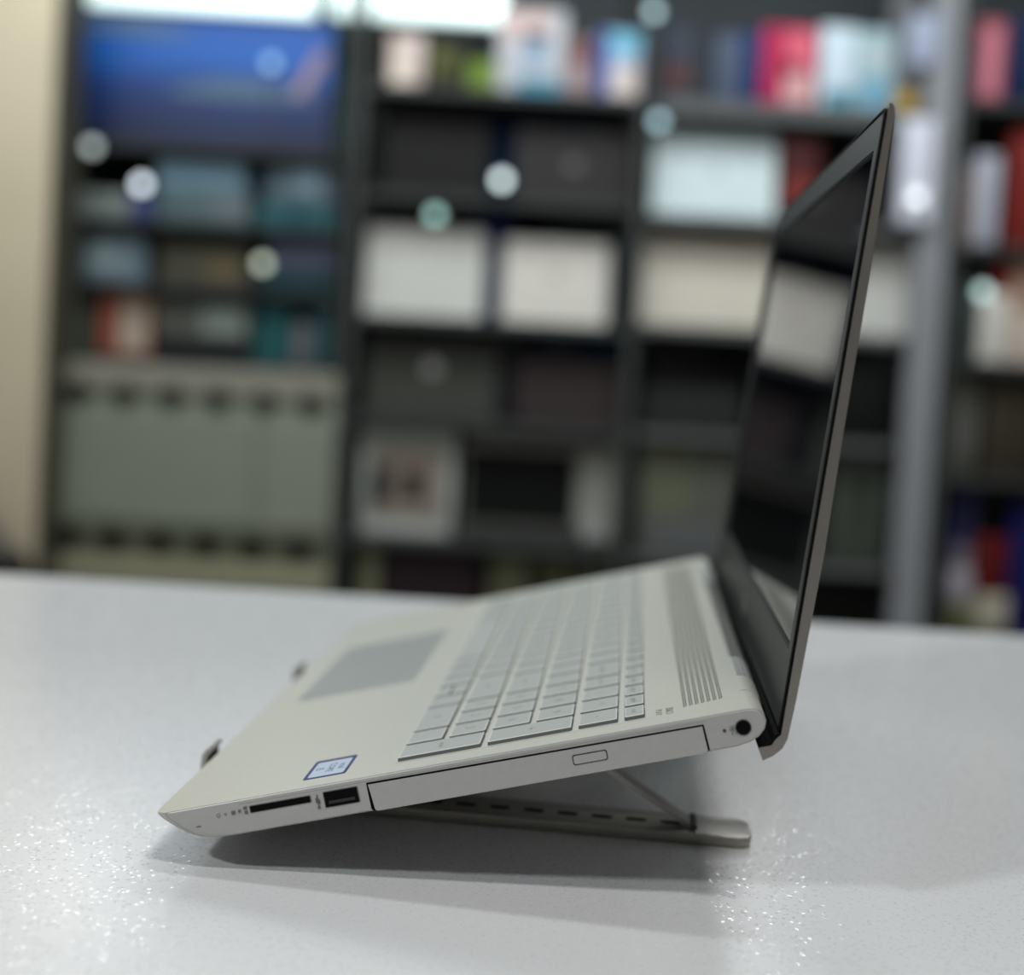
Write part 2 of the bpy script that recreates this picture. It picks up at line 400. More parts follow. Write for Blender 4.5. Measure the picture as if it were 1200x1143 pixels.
# ================================================================= STAND
stand = thing('laptop_stand', 'folding brushed aluminium stand propping up the silver laptop', 'laptop stand', (-0.13395, 0.49685, TZ), (0, 0, YAW))
def to_stand(u, w):           # laptop side plane -> stand (a, z)
    return (u * cos(TILT) - w * sin(TILT), .02083 + u * sin(TILT) + w * cos(TILT))
for i, v in enumerate((.0750, .2310)):
    wd = .024
    # base rail with slots
    bm = bmesh.new()
    r = .006
    pts = [(.004, v), (.236, v)] + [(.238 + .006 * sin(a), v + .006 - .006 * cos(a)) for a in (.2, .6, 1.0, 1.4)] + \
          [(.244, v + wd - .006)] + [(.238 + .006 * cos(a), v + wd - .006 + .006 * sin(a)) for a in (.3, .8, 1.3)] + [(.236, v + wd), (.004, v + wd), (.000, v + wd / 2)]
    prism(bm, pts, 2, .0004, .0050)
    e = [x for x in bm.edges if abs(x.verts[0].co.z - x.verts[1].co.z) < 1e-6]
    bmesh.ops.bevel(bm, geom=e, offset=.0007, segments=2, profile=.5, affect='EDGES')
    rail = obj('base_rail', bm, M['alu'], stand)
    for k in range(8):
        a = .2085 - k * .0155
        bm = bmesh.new(); prism(bm, stadium(a, v + .0115, .0095, .0034), 2, .0040, .00512)
        obj('height_slot', bm, M['black'], rail, smooth=False)
    bm = bmesh.new(); box(bm, (.232, v + .006, 0), (.242, v + .018, .0008)); box(bm, (.012, v + .006, 0), (.028, v + .018, .0008))
    obj('foot_pad', bm, M['rubber'], rail)
    # support arm lying against the laptop underside
    bm = bmesh.new()
    p = [to_stand(.004, -.0138), to_stand(.020, -.0136), to_stand(.205, -.0136), to_stand(.207, -.0150), to_stand(.205, -.0172), to_stand(.016, -.0172), (.004, .0062), (.001, .0066)]
    p = [to_stand(.022, -.01395), to_stand(.205, -.01395), to_stand(.207, -.0155), to_stand(.205, -.0178), to_stand(.024, -.0178), (.012, .0052), (.002, .0052), (.000, .0070), (.004, .0086)]
    prism(bm, [(a, z) for a, z in p], 1, v + .002, v + .021)
    arm = obj('support_arm', bm, M['alu'], stand)
    # hook that keeps the laptop from sliding
    bm = bmesh.new()
    A0 = [(-.003, .0050), (.006, .0052), (.006, .0072), (-.0010, .0074), (-.0030, .0095), (-.0040, .0140), (-.0036, .0200), (-.0018, .0226), (-.0024, .0236), (-.0042, .0232), (-.0060, .0205), (-.0066, .0140), (-.0055, .0085)]
    prism(bm, A0, 1, v + .0015, v + .0175)
    hk = obj('hook', bm, M['alu'], stand)
    bm = bmesh.new()
    prism(bm, [(-.0030, .0100), (-.0024, .0102), (-.0032, .0140), (-.0028, .0196), (-.0037, .0198), (-.0041, .0140)], 1, v + .003, v + .016)
    obj('hook_pad', bm, M['rubber'], hk)
    # strut
    bm = bmesh.new()
    ax_, az_ = to_stand(.153, -.0175); bx_, bz_ = .2185, .0048
    d = Vector((bx_ - ax_, bz_ - az_)); d.normalize(); nrm = Vector((-d.y, d.x)) * .0011
    prism(bm, [(ax_ + nrm.x, az_ + nrm.y), (bx_ + nrm.x, bz_ + nrm.y), (bx_ - nrm.x, bz_ - nrm.y), (ax_ - nrm.x, az_ - nrm.y)], 1, v + .0065, v + .0165)
    su = obj('strut', bm, mat('strut_metal', srgb(172, 170, 166), .35, .5), stand)
    bm = bmesh.new(); cyl(bm, (bx_, v + .0115, .0062), .0016, .014, 1, 16); obj('strut_pin', bm, M['rubber'], su)
    bm = bmesh.new(); cyl(bm, (ax_, v + .0115, az_), .0017, .014, 1, 16); obj('strut_pin', bm, M['rubber'], su)
bm = bmesh.new()
a1, z1 = to_stand(.07, -.0190); box(bm, (a1 - .008, .094, z1 - .0012), (a1 + .008, .236, z1 + .0012), .0004, 1)
obj('cross_bar', bm, M['alu'], stand)

# ================================================================= COUNTER
def table_mat():
    """white laminate with sparse mirror-like flecks that catch the lamps"""
    m = mat('white_laminate', srgb(214, 216, 217), .30, 0, spec=.5)
    nt = m.node_tree; b = nt.nodes['Principled BSDF']; N = nt.nodes.new; L = nt.links.new
    tc = N('ShaderNodeTexCoord'); vo = N('ShaderNodeTexVoronoi'); vo.inputs['Scale'].default_value = 950
    L(tc.outputs['Object'], vo.inputs['Vector'])
    sub = N('ShaderNodeVectorMath'); sub.operation = 'SUBTRACT'; sub.inputs[1].default_value = (.5, .5, .5); L(vo.outputs['Color'], sub.inputs[0])
    sep = N('ShaderNodeSeparateColor'); L(vo.outputs['Color'], sep.inputs[0])
    mk = N('ShaderNodeMath'); mk.operation = 'GREATER_THAN'; mk.inputs[1].default_value = .86; L(sep.outputs[2], mk.inputs[0])
    k = N('ShaderNodeMath'); k.operation = 'MULTIPLY'; k.inputs[1].default_value = .15; L(mk.outputs[0], k.inputs[0])
    sc_ = N('ShaderNodeVectorMath'); sc_.operation = 'SCALE'; L(sub.outputs[0], sc_.inputs[0]); L(k.outputs[0], sc_.inputs['Scale'])
    ge = N('ShaderNodeNewGeometry'); ad = N('ShaderNodeVectorMath'); ad.operation = 'ADD'; L(ge.outputs['Normal'], ad.inputs[0]); L(sc_.outputs[0], ad.inputs[1])
    nm = N('ShaderNodeVectorMath'); nm.operation = 'NORMALIZE'; L(ad.outputs[0], nm.inputs[0]); L(nm.outputs[0], b.inputs['Normal'])
    ro = N('ShaderNodeMapRange'); ro.inputs['To Min'].default_value = .29; ro.inputs['To Max'].default_value = .14; L(mk.outputs[0], ro.inputs['Value']); L(ro.outputs[0], b.inputs['Roughness'])
    return m
counter = thing('display_counter', 'white laminate shop counter the laptop stands on', 'counter', (0, .56, 0), (0, 0, radians(-1.6)))
bm = bmesh.new(); box(bm, (-1.3, -.62, TZ - .035), (1.3, .505, TZ), .002, 2)
obj('countertop', bm, table_mat(), counter)
bm = bmesh.new(); box(bm, (-1.25, -.55, .10), (1.25, .46, TZ - .035), .002, 1)
obj('cabinet_body', bm, sm(215, 215, 212), counter)
bm = bmesh.new(); box(bm, (-1.22, -.50, 0), (1.22, .42, .10)); obj('plinth', bm, sm(60, 60, 60), counter)


# ================================================================= ROOM
def unproj(px, py, Y):
    X = px - CX; Yp = py - CY; c, s = cos(ROLL), sin(ROLL)
    a = X * c + Yp * s; b = -X * s + Yp * c
    xc, zc = a / F, -b / F
    c, s = cos(PITCH), sin(PITCH)
    r = Vector((xc, c + zc * s, -s + zc * c)); r *= Y / r.y
    return Vector((r.x, Y, r.z + CH + TZ))
def scale(Y): return Y / F
BACK = 3.95
bm = bmesh.new(); box(bm, (-3.2, -2.2, -.05), (3.2, 4.2, 0)); struct(obj('floor', bm, mat('floor_tile', srgb(120, 116, 108), .35, noise=.1, nscale=3), None, False))
bm = bmesh.new(); box(bm, (-3.2, -2.2, 2.9), (3.2, 4.2, 2.95)); struct(obj('ceiling', bm, mat('ceiling_paint', srgb(150, 150, 148), .9), None, False))
bm = bmesh.new(); box(bm, (-3.2, BACK + .1, 0), (3.2, 4.2, 2.9)); struct(obj('wall_back', bm, mat('wall_back_paint', srgb(70, 76, 78), .8, noise=.05, nscale=4), None, False))
bm = bmesh.new(); box(bm, (-3.25, -2.2, 0), (-3.2, 4.2, 2.9)); struct(obj('wall_left', bm, mat('wall_paint', srgb(120, 120, 116), .9), None, False))
bm = bmesh.new(); box(bm, (3.2, -2.2, 0), (3.25, 4.2, 2.9)); struct(obj('wall_right', bm, mat('wall_paint_b', srgb(110, 110, 108), .9), None, False))
bm = bmesh.new(); box(bm, (-3.2, -2.25, 0), (3.2, -2.2, 2.9)); struct(obj('wall_front', bm, mat('wall_paint_c', srgb(110, 108, 104), .9), None, False))
YP = 3.30
pl = unproj(0, 400, YP); pr = unproj(52, 330, YP)
bm = bmesh.new(); box(bm, (-3.2, YP, 0), (pr.x, YP + .2, 2.9), .006, 2)
struct(obj('wall_pillar', bm, mat('pillar_beige', srgb(196, 184, 158), .8, noise=.03, nscale=5), None))
# dark edge strip along the pillar
bm = bmesh.new(); box(bm, (pr.x, YP + .02, 0), (pr.x + .014, YP + .2, 2.9)); struct(obj('trim_1', bm, sm(72, 70, 60), None, False))

YS = 3.50                                   # front of the shelving
def rackx(px, py=330): return unproj(px, py, YS).x
def zat(px, py): return unproj(px, py, YS).z
post_m = sm(64, 67, 65); board_m = sm(62, 65, 64)
def rack(label, x0, x1, boards, posts, z0=0, backm=None, railm=None):
    t = thing('shelf_rack', label, 'shelf', ((x0 + x1) / 2, YS, 0))
    cx = (x0 + x1) / 2
    for (a, b, m_) in posts:
        bm = bmesh.new(); box(bm, (a - cx, 0, z0), (b - cx, .045, 2.55), .003, 1); obj('upright', bm, m_, t)
        bm = bmesh.new(); box(bm, (a - cx, BACK - YS - .05, z0), (b - cx, BACK - YS - .01, 2.55), .003, 1); obj('upright', bm, m_, t)
    for z, th in boards:
        bm = bmesh.new(); box(bm, (x0 - cx, .005, z - th), (x1 - cx, BACK - YS - .012, z), .002, 1)
        bd_ = obj('shelf_board', bm, board_m, t)
        bm = bmesh.new(); box(bm, (x0 - cx + .02, -.006, z - th), (x1 - cx - .02, .004, z + .004), .001, 1)
        obj('price_rail', bm, railm or sm(60, 63, 62), bd_)
    bm = bmesh.new(); box(bm, (x0 - cx, BACK - YS - .009, z0 + .03), (x1 - cx, BACK - YS, 2.5)); obj('back_panel', bm, backm or sm(62, 67, 70), t)
    return t
# bays (pixel measures of the photograph turned into metres on the shelving plane)
zc = [zat(590, y) for y in (107, 232, 377, 497, 637, 745)]
zr = [zat(900, y) for y in (122, 258, 388, 514, 660, 752)]
zl = [zat(235, y) for y in (172, 262, 336, 424)]
zf = [zat(1150, y) for y in (118, 288, 425, 560, 745)]
xl0, xl1 = rackx(62), rackx(405); xc0, xc1 = rackx(418), rackx(738); xr0, xr1 = rackx(752), rackx(1084); xf0, xf1 = rackx(1105), rackx(1330)
TH = .020
rack('dark shelf rack with two columns of laptops behind the laptop keyboard', xc0, xc1, [(z, TH) for z in zc], [(xc0 - .028, xc0 - .001, post_m), (xc1 + .001, xc1 + .024, post_m)])
rack('grey shelf rack seen behind the open laptop screen', xr0, xr1 - .032, [(zr[0], .045)] + [(z, TH) for z in zr[1:]], [(xr0 - .006, xr0 - .001, post_m), (xr1 - .03, xr1 + .055, sm(138, 140, 144))], railm=sm(92, 94, 94))
rack('dark shelf rack at the far right full of mixed packages', xf0 + .042, xf1, [(z, TH) for z in zf], [(xf0 + .018, xf0 + .040, post_m), (xf1 + .001, xf1 + .03, post_m)])
rack('dark display shelf under the blue banner beside the beige pillar', xl0, xl1 - .034, [(z, .014) for z in zl], [(xl0 - .012, xl0 - .001, sm(60, 62, 56)), (xl1 - .033, xl1 - .018, sm(58, 62, 60))], z0=zl[3] - .0145, backm=sm(60, 78, 80))
SB = scale(YS + .05)
def rect(px0, py0, px1, py1, Y):
    c = unproj((px0 + px1) / 2, (py0 + py1) / 2, Y); s = scale(Y)
    return c, (px1 - px0) * s, (py1 - py0) * s
def snap(z, levels):
    if not levels: return z
    l = min(levels, key=lambda q: abs(q - z))
    return l if abs(l - z) < .08 or len(levels) == 1 else z
def clip(z0, h, levels):       # keep the top below the next board
    up = [q for q in (levels if len(levels) > 1 else []) if q > z0 + .05]
    return min(h, min(up) - z0 - .052 if (up and levels is zr and min(up) == zr[0]) else (min(up) - z0 - .026 if up else h))
def laptop_lid(label, px, levels, col, logo=None, group='laptops standing on the racks', rough=.4, name='closed_laptop', dark=False, Y=None):
    """closed notebook standing on its long edge, lid facing out, leaning back a little"""
    Y = Y or YS + .06
    c, w, h = rect(*px, Y); z0 = snap(c.z - h / 2, levels); h = clip(z0, h, levels)
    t = thing(name, label, 'laptop', (c.x, Y, z0 + .0035), (radians(-7), 0, 0), group)
    bm = bmesh.new(); prism(bm, rrect(-w / 2, 0.0, w / 2, h, .012), 1, 0, .007); o1 = obj('lid', bm, sm(*col, rough), t)
    bm = bmesh.new(); prism(bm, rrect(-w / 2 + .001, 0.001, w / 2 - .001, h - .002, .011), 1, .0075, .018); obj('base_shell', bm, sm(*[int(q * .8) for q in col]), t)
    bm = bmesh.new(); box(bm, (-w * .38, .004, h - .004), (w * .38, .014, h + .002), .001, 1); obj('hinge', bm, sm(50, 50, 50), t)
    if logo:
        bm = bmesh.new(); cyl(bm, (logo[0] * w, -.0006, h * logo[1]), logo[2], .0014, 1, 24); obj('logo', bm, sm(*logo[3]), o1)
    return t
def carton(label, px, levels, col, panels=(), cat='box', name='product_box', group=None, depth=.09, Y=None, rz=0, ry=0, top=None):
    Y = Y or YS + .05
    c, w, h = rect(*px, Y); z0 = snap(c.z - h / 2, levels); h = clip(z0, h, levels)
    t = thing(name, label, cat, (c.x, Y, z0 + .001), (0, ry, rz), group)
    bm = bmesh.new(); box(bm, (-w / 2, 0, 0), (w / 2, depth, h), .0025, 2); b_ = obj('carton', bm, sm(*col), t)
    bm = bmesh.new(); box(bm, (-w / 2 + .004, .01, h - .0005), (w / 2 - .004, depth - .01, h + .0012), .0005, 1); obj('top_flap', bm, sm(*(top or [int(q * .85) for q in col])), t)
    for (x0, y0, x1, y1, pc) in panels:
        bm = bmesh.new(); prism(bm, rrect(-w / 2 + x0 * w, y0 * h, -w / 2 + x1 * w, y1 * h, min(.006, .2 * w * (x1 - x0), .2 * h * (y1 - y0))), 1, -.0008, 0.0005); obj('front_print', bm, sm(*pc), t)
    return t
# ---- centre rack
laptop_lid('black closed laptop on the upper row of the centre rack, left one', (450, 136, 572, 226), zc, (22, 22, 20))
laptop_lid('charcoal closed laptop with a small round grey logo, right of the black one', (604, 146, 742, 232), zc, (46, 44, 44), (0, .52, .02, (95, 92, 90)))
laptop_lid('plain light grey closed laptop without a logo, centre rack left', (428, 260, 566, 366), zc, (196, 196, 190))
laptop_lid('light grey closed laptop with a faint beige logo, centre rack middle', (590, 276, 713, 374), zc, (204, 200, 192), (0.0, .58, .018, (178, 166, 156)))
laptop_lid('dark olive grey closed laptop with a bright round logo, centre rack', (428, 398, 582, 492), zc, (58, 60, 54), (0.0, .62, .022, (150, 150, 146)))
laptop_lid('dark brown closed laptop beside the dark olive grey one', (606, 424, 728, 500), zc, (50, 42, 42))
# boxes behind / between
carton('blue box lying behind the charcoal laptop on the centre rack', (570, 118, 706, 232), zc, (24, 62, 104), (), depth=.08, Y=YS + .22)
carton('slate blue box between the two light grey laptops', (548, 238, 600, 377), zc, (84, 100, 140), [(.1, .75, .9, .95, (40, 64, 140))], Y=YS + .2)
carton('grey green carton behind the laptop with the beige logo', (640, 246, 740, 370), zc, (92, 104, 106), Y=YS + .24)
carton('pale violet grey box above the dark brown laptop', (584, 384, 612, 497), zc, (110, 112, 124), Y=YS + .25)
carton('blue and grey box standing behind the dark brown laptop', (630, 382, 722, 497), zc, (92, 106, 124), [(.5, .5, .97, .95, (26, 66, 110))], Y=YS + .24)
carton('dark teal box behind the top of the dark olive grey laptop', (440, 382, 540, 497), zc, (26, 56, 62), Y=YS + .26)
# printed carton and silver tablet frame on the lower row
carton('silver printed carton with brown picture, lower row of the centre rack', (421, 500, 532, 636), zc, (160, 164, 158), [(.12, .16, .88, .80, (128, 118, 108)), (.12, .28, .32, .62, (90, 84, 80)), (.46, .34, .66, .58, (100, 88, 66)), (.08, .02, .9, .12, (176, 176, 172))], depth=.12)
c, w, h = rect(541, 506, 727, 640, YS + .06); h = clip(zc[4], h, zc)
t = thing('monitor', 'small black screen in a wide silver frame, lower row of the centre rack', 'monitor', (c.x, YS + .06, zc[4] + .0045), (radians(-5), 0, 0))
bm = bmesh.new(); box(bm, (-w / 2, 0, 0), (w / 2, .03, h), .006, 2); obj('frame', bm, sm(128, 130, 124), t)
bm = bmesh.new(); box(bm, (-w / 2 + .008, -.002, .045), (w / 2 - .125, .002, h - .055), .001, 1); obj('screen', bm, mat('tv_black', (.004, .005, .004), .6, spec=.1), t)
bm = bmesh.new(); box(bm, (-w / 2 + .004, -.003, .004), (w / 2 - .10, .001, .040), .001, 1); obj('lower_bezel', bm, sm(58, 58, 56), t)
bm = bmesh.new(); box(bm, (w / 2 - .11, -.003, .01), (w / 2 - .012, .001, h - .03), .004, 2); obj('side_panel', bm, sm(138, 140, 132), t)
bm = bmesh.new(); box(bm, (w / 2 - .10, -.005, .012), (w / 2 - .03, .0, .07), .006, 2); obj('knob_panel', bm, sm(156, 156, 154), t)
carton('dark brown carton on the bottom shelf of the centre rack', (446, 646, 562, 745), zc, (44, 34, 38), depth=.2)
carton('pale olive sack box at the left end of the bottom shelf', (420, 650, 442, 745), zc, (120, 122, 98), depth=.1)
carton('olive green carton right of the dark brown one on the bottom shelf', (572, 646, 662, 745), zc, (92, 94, 72), [(.5, .3, .8, .9, (48, 50, 36))], depth=.2)
carton('dark green carton at the right end of the bottom shelf', (668, 650, 720, 745), zc, (70, 72, 60), depth=.2)
# top shelf of the centre rack
G = None
carton('cream and pink box on the top shelf of the centre rack, leftmost', (456, 36, 496, 100), zc, (205, 188, 182), [(.1, .1, .6, .6, (226, 214, 198))], ry=0)
carton('dark olive box beside the cream and pink one', (502, 42, 546, 100), zc, (54, 54, 38), [(.1, .4, .6, .8, (96, 100, 52))])
carton('small lime green box on the top shelf', (548, 66, 582, 104), zc, (108, 132, 56))
carton('tall white box with pink top and blue foot on the top shelf', (584, 6, 662, 106), zc, (190, 192, 196), [(.05, .65, .75, .97, (214, 190, 186)), (.35, .3, .75, .75, (150, 170, 190)), (.3, .02, .95, .2, (70, 140, 165))], depth=.12)
carton('small dusty pink box right of the tall white box', (666, 36, 694, 106), zc, (160, 140, 142), [(.1, .6, .9, .95, (110, 66, 66))])
carton('blue striped box with cyan cap and orange side on the top shelf', (700, 28, 762, 108), zc, (168, 186, 214), [(.0, .1, .22, .98, (34, 60, 140)), (.25, .7, .8, .98, (120, 198, 222)), (.3, .05, .78, .5, (222, 206, 198)), (.82, .1, .98, .7, (150, 92, 60))])
# ---- rack behind the screen
laptop_lid('bright white closed laptop with a grey logo below the pale shelf board', (766, 150, 910, 254), zr, (204, 219, 221), (0.02, .55, .018, (176, 190, 192)))
laptop_lid('wide cream closed laptop under the bright white one', (752, 276, 905, 384), zr, (200, 194, 180))
carton('peach paper strip box on top edge behind the cream laptop', (770, 268, 900, 388), zr, (214, 178, 146), Y=YS + .13, depth=.06)
laptop_lid('light grey closed laptop seen just right of the open screen', (955, 280, 1078, 394), zr, (188, 188, 182))
laptop_lid('black closed laptop lying low behind the raised keyboard', (752, 464, 868, 516), zr, (36, 36, 36))
carton('jet black box standing behind the low black laptop', (756, 428, 868, 514), zr, (8, 8, 8), depth=.08, Y=YS + .10)
carton('grey green carton behind the jet black box', (758, 394, 832, 514), zr, (78, 82, 76), depth=.1, Y=YS + .20)
carton('large grey olive carton behind the far keyboard end', (748, 518, 862, 664), zr, (92, 94, 86), [(.05, .35, .5, .92, (98, 102, 84)), (.1, .04, .95, .3, (94, 96, 96))], depth=.2)
carton('black carton beside the pale post, middle height', (984, 420, 1046, 516), zr, (18, 20, 20), depth=.15)
carton('mottled grey green carton beside the pale post', (975, 520, 1040, 660), zr, (70, 76, 68), [(.2, .3, .8, .8, (58, 64, 56))], depth=.15)
carton('black bin on the bottom shelf beside the pale post', (940, 670, 1030, 752), zr, (10, 14, 10), depth=.2, name='storage_bin')
carton('maroon box right of the bright white laptop', (916, 156, 960, 254), zr, (70, 30, 30), [(.1, .2, .9, .55, (120, 50, 44))])
carton('slate box on the top shelf, leftmost behind the screen', (776, 26, 812, 112), zr, (60, 66, 78), [(.1, .2, .9, .5, (90, 58, 56))])
carton('grey blue box on the top shelf, second behind the screen', (838, 30, 870, 112), zr, (78, 88, 108))
carton('dark blue slim box beside the magenta box', (872, 26, 892, 114), zr, (26, 52, 100))
carton('magenta and pink box on the top shelf', (893, 24, 956, 118), zr, (172, 38, 80), [(.45, .5, .95, .95, (218, 104, 122)), (.42, .08, .95, .45, (214, 166, 166)), (.46, .35, .6, .6, (40, 60, 60))])
carton('white and teal box on the top shelf, wider left one', (962, 18, 1004, 116), zr, (200, 216, 226), [(.2, .02, .95, .25, (60, 130, 150))])
carton('pale teal box on the top shelf right of the white one', (1006, 22, 1048, 118), zr, (150, 180, 186), [(.15, .05, .85, .4, (110, 160, 186)), (.2, .5, .8, .9, (178, 190, 196))])
carton('small mustard yellow box beside the pale post', (1050, 94, 1076, 120), zr, (176, 142, 50))
carton('white tube package hanging at the pale post', (1056, 140, 1094, 262), [], (206, 208, 220), [(.1, .05, .9, .35, (232, 236, 244))], name='tube_package', cat='package', depth=.0265, Y=YS - .034)
carton('pale lilac tag card at the top of the pale post', (1066, 18, 1100, 76), [], (160, 168, 190), name='tag_card', cat='card', depth=.0098, Y=YS - .010)
# ---- far right rack
carton('violet grey box on the top shelf of the far right rack', (1116, 60, 1142, 124), zf, (104, 104, 132), [(.2, .1, .8, .5, (130, 144, 160))])
carton('pink box on the top shelf of the far right rack', (1146, 14, 1178, 112), zf, (160, 84, 98), [(.25, .1, .75, .9, (206, 130, 140))])
carton('navy box on the top shelf at the right frame edge', (1180, 10, 1216, 112), zf, (22, 36, 70))
carton('beige pink box low on the second row of the far right rack', (1114, 196, 1140, 284), zf, (146, 126, 118))
carton('white tall box on the second row of the far right rack', (1142, 176, 1170, 284), zf, (176, 178, 190))
carton('red box on the second row at the right frame edge', (1186, 150, 1216, 288), zf, (120, 40, 34))
carton('slim red box on the third row of the far right rack', (1166, 296, 1182, 424), zf, (120, 30, 28))
carton('large peach and white box at the right frame edge', (1184, 290, 1240, 424), zf, (214, 198, 184), [(.0, .5, 1, 1, (170, 136, 116))])
carton('small white cup box in front on the third row, far right rack', (1150, 338, 1182, 420), zf, (212, 208, 200), Y=YS + .02, depth=.03)
carton('dark green grey box on the third row of the far right rack', (1114, 330, 1146, 424), zf, (54, 64, 62))
carton('grey brown carton on the fourth row of the far right rack', (1114, 440, 1146, 560), zf, (86, 86, 78), [(.1, .2, .9, .6, (96, 96, 92))])
carton('dark brown carton on the fourth row at the right frame edge', (1156, 430, 1216, 548), zf, (60, 54, 44))
carton('violet and blue box on the lowest visible row', (1112, 566, 1140, 745), zf, (96, 96, 124), [(.1, .6, .8, .95, (44, 48, 96)), (.3, .1, .9, .55, (150, 140, 144))], depth=.05, Y=YS + .10)
carton('white folded box below the violet and blue one', (1112, 672, 1138, 712), [zf[4] + 31 * SB + .0025], (170, 164, 172), depth=.04, Y=YS + .05)
carton('red box on the lowest visible row at the far right', (1144, 628, 1180, 696), [zf[4] + 44 * SB + .0025], (92, 24, 24), depth=.05, Y=YS + .05)
carton('deep blue box at the right frame edge, lowest row', (1184, 590, 1220, 742), zf, (26, 28, 84), depth=.08)
carton('cream round tub at the foot of the far right rack', (1144, 698, 1182, 742), zf, (180, 174, 156), depth=.05, name='storage_tub', cat='tub')
carton('olive green pack at the foot of the far right rack', (1112, 714, 1138, 745), zf, (110, 112, 78), depth=.05)
# ---- left display
c0 = unproj(72, 190, YS + .10); c1 = unproj(392, 26, YS + .10)
def banner_mat():
    m = mat('banner_blue', srgb(14, 60, 120), .45); nt = m.node_tree; b = nt.nodes['Principled BSDF']
    tc = nt.nodes.new('ShaderNodeTexCoord'); sp = nt.nodes.new('ShaderNodeSeparateXYZ'); nt.links.new(tc.outputs['Generated'], sp.inputs[0])
    n = nt.nodes.new('ShaderNodeTexNoise'); n.inputs['Scale'].default_value = 3.0; nt.links.new(tc.outputs['Generated'], n.inputs['Vector'])
    ad = nt.nodes.new('ShaderNodeMath'); ad.operation = 'MULTIPLY_ADD'; ad.inputs[1].default_value = .15; nt.links.new(n.outputs['Fac'], ad.inputs[0]); nt.links.new(sp.outputs['Z'], ad.inputs[2])
    r = nt.nodes.new('ShaderNodeValToRGB'); e = r.color_ramp.elements
    e[0].position = .15; e[0].color = (*srgb(24, 34, 62), 1); e[1].position = 1.1 if False else 1.0; e[1].color = (*srgb(14, 84, 170), 1)
    x = e.new(.5); x.color = (*srgb(20, 50, 110), 1); x = e.new(.8); x.color = (*srgb(12, 96, 186), 1)
    nt.links.new(ad.outputs[0], r.inputs['Fac']); nt.links.new(r.outputs['Color'], b.inputs['Base Color']); return m
bw, bh = c1.x - c0.x, .345
t = thing('wall_banner', 'wide deep blue banner on the wall above the left display shelf', 'banner', ((c0.x + c1.x) / 2, YS + .10, zl[0] + .001))
bm = bmesh.new(); box(bm, (-bw / 2, 0, .002), (bw / 2, .012, bh + .03), .002, 1); obj('banner_sheet', bm, banner_mat(), t)
def wave(bm, xa, xb, zc_, amp, th):
    N = 16; A = []; B = []
    for i in range(N + 1):
        s = i / N; x = xa + (xb - xa) * s; z = zc_ + amp * sin(s * 3.4); k = th * sin(pi * (0.06 + .88 * s))
        A.append(bm.verts.new((x, -.001, z - k / 2))); B.append(bm.verts.new((x, -.001, z + k / 2)))
    for i in range(N): bm.faces.new((A[i], A[i + 1], B[i + 1], B[i]))
bm = bmesh.new(); wave(bm, -.08, .33, .165, .015, .065); obj('pale_ribbon', bm, sm(92, 112, 136), t)
bm = bmesh.new(); wave(bm, -.36, -.02, .33, .01, .05); obj('pale_ribbon', bm, sm(96, 120, 150), t)
bm = bmesh.new(); vs = [bm.verts.new(q) for q in ((.26, -.0012, .17), (.30, -.0012, .17), (.37, -.0012, .29), (.33, -.0012, .30))]; bm.faces.new(vs); obj('pink_stroke', bm, sm(160, 140, 150), t)
# illuminated header strips
for lab, a, b, yy in (('long glowing white strip light above the blue banner', 100, 366, (-40, 9)), ('cyan white strip light above the centre rack', 388, 590, (-30, 20))):
    p0 = unproj(a, yy[1], BACK - .3); p1 = unproj(b, yy[1], BACK - .3); pm = (p0 + p1) / 2
    L = p1.x - p0.x
    t = thing('strip_light', lab, 'light', (pm.x, BACK - .3, pm.z), (0, 0, 0), None)
    bm = bmesh.new(); box(bm, (-L / 2, 0, .0), (L / 2, .05, .11), .004, 2)
    obj('diffuser', bm, mat('strip_glow', (.9, 1, 1), .5, emit=(.78, 1.0, .97), estr=1.25), t)
    bm = bmesh.new(); box(bm, (-L / 2 - .01, .05, -.005), (L / 2 + .01, .09, .12), .003, 1); obj('housing', bm, sm(120, 124, 124), t)
carton('light grey box on the first row under the banner, leftmost', (70, 222, 152, 254), zl, (120, 130, 126))
carton('pale blue box on top of the teal grey one under the banner', (184, 188, 286, 222), [zl[1] + 41 * SB + .0025], (120, 150, 168))
carton('teal grey box beneath the pale blue one', (184, 222, 292, 262), zl, (84, 102, 104), [(.6, .2, .95, .8, (104, 112, 116))])
carton('blue violet slim box on the display shelf', (154, 232, 178, 262), zl, (68, 76, 128))
carton('light slate box on the second row of the display shelf', (98, 276, 168, 330), zl, (112, 130, 140), [(.1, .3, .6, .8, (140, 156, 158))])
carton('brown grey box on the second row of the display shelf', (186, 282, 290, 330), zl, (78, 76, 66), [(.55, .2, .9, .7, (100, 90, 64))])
carton('orange and cream box on the lower row of the display shelf', (116, 344, 176, 422), zl, (150, 84, 66), [(.4, .1, .95, .9, (170, 158, 142))])
carton('grey box with pale window on the lower row', (182, 350, 292, 398), [zl[3] + 25 * SB + .0025], (96, 98, 92), [(.5, .15, .95, .8, (140, 152, 146))])
carton('flat black box under the grey windowed box', (180, 400, 294, 424), zl, (20, 22, 26), depth=.12)
carton('steel blue box on the first row next to the dark rack', (312, 184, 392, 232), [zl[1] + 29 * SB + .0025], (92, 108, 118), [(.4, .3, .8, .9, (126, 150, 164))])
carton('teal box on the first row next to the dark rack', (304, 234, 392, 262), zl, (44, 92, 98), [(.3, .2, .7, .9, (30, 76, 84))])
carton('lilac grey box on the second row next to the dark rack', (316, 274, 392, 312), [zl[2] + 25 * SB + .0025], (92, 98, 118))
carton('dark teal box on the second row next to the dark rack', (300, 312, 392, 336), zl, (24, 56, 62))
carton('deep teal box on the lower row next to the dark rack', (298, 346, 342, 424), zl, (38, 86, 88))
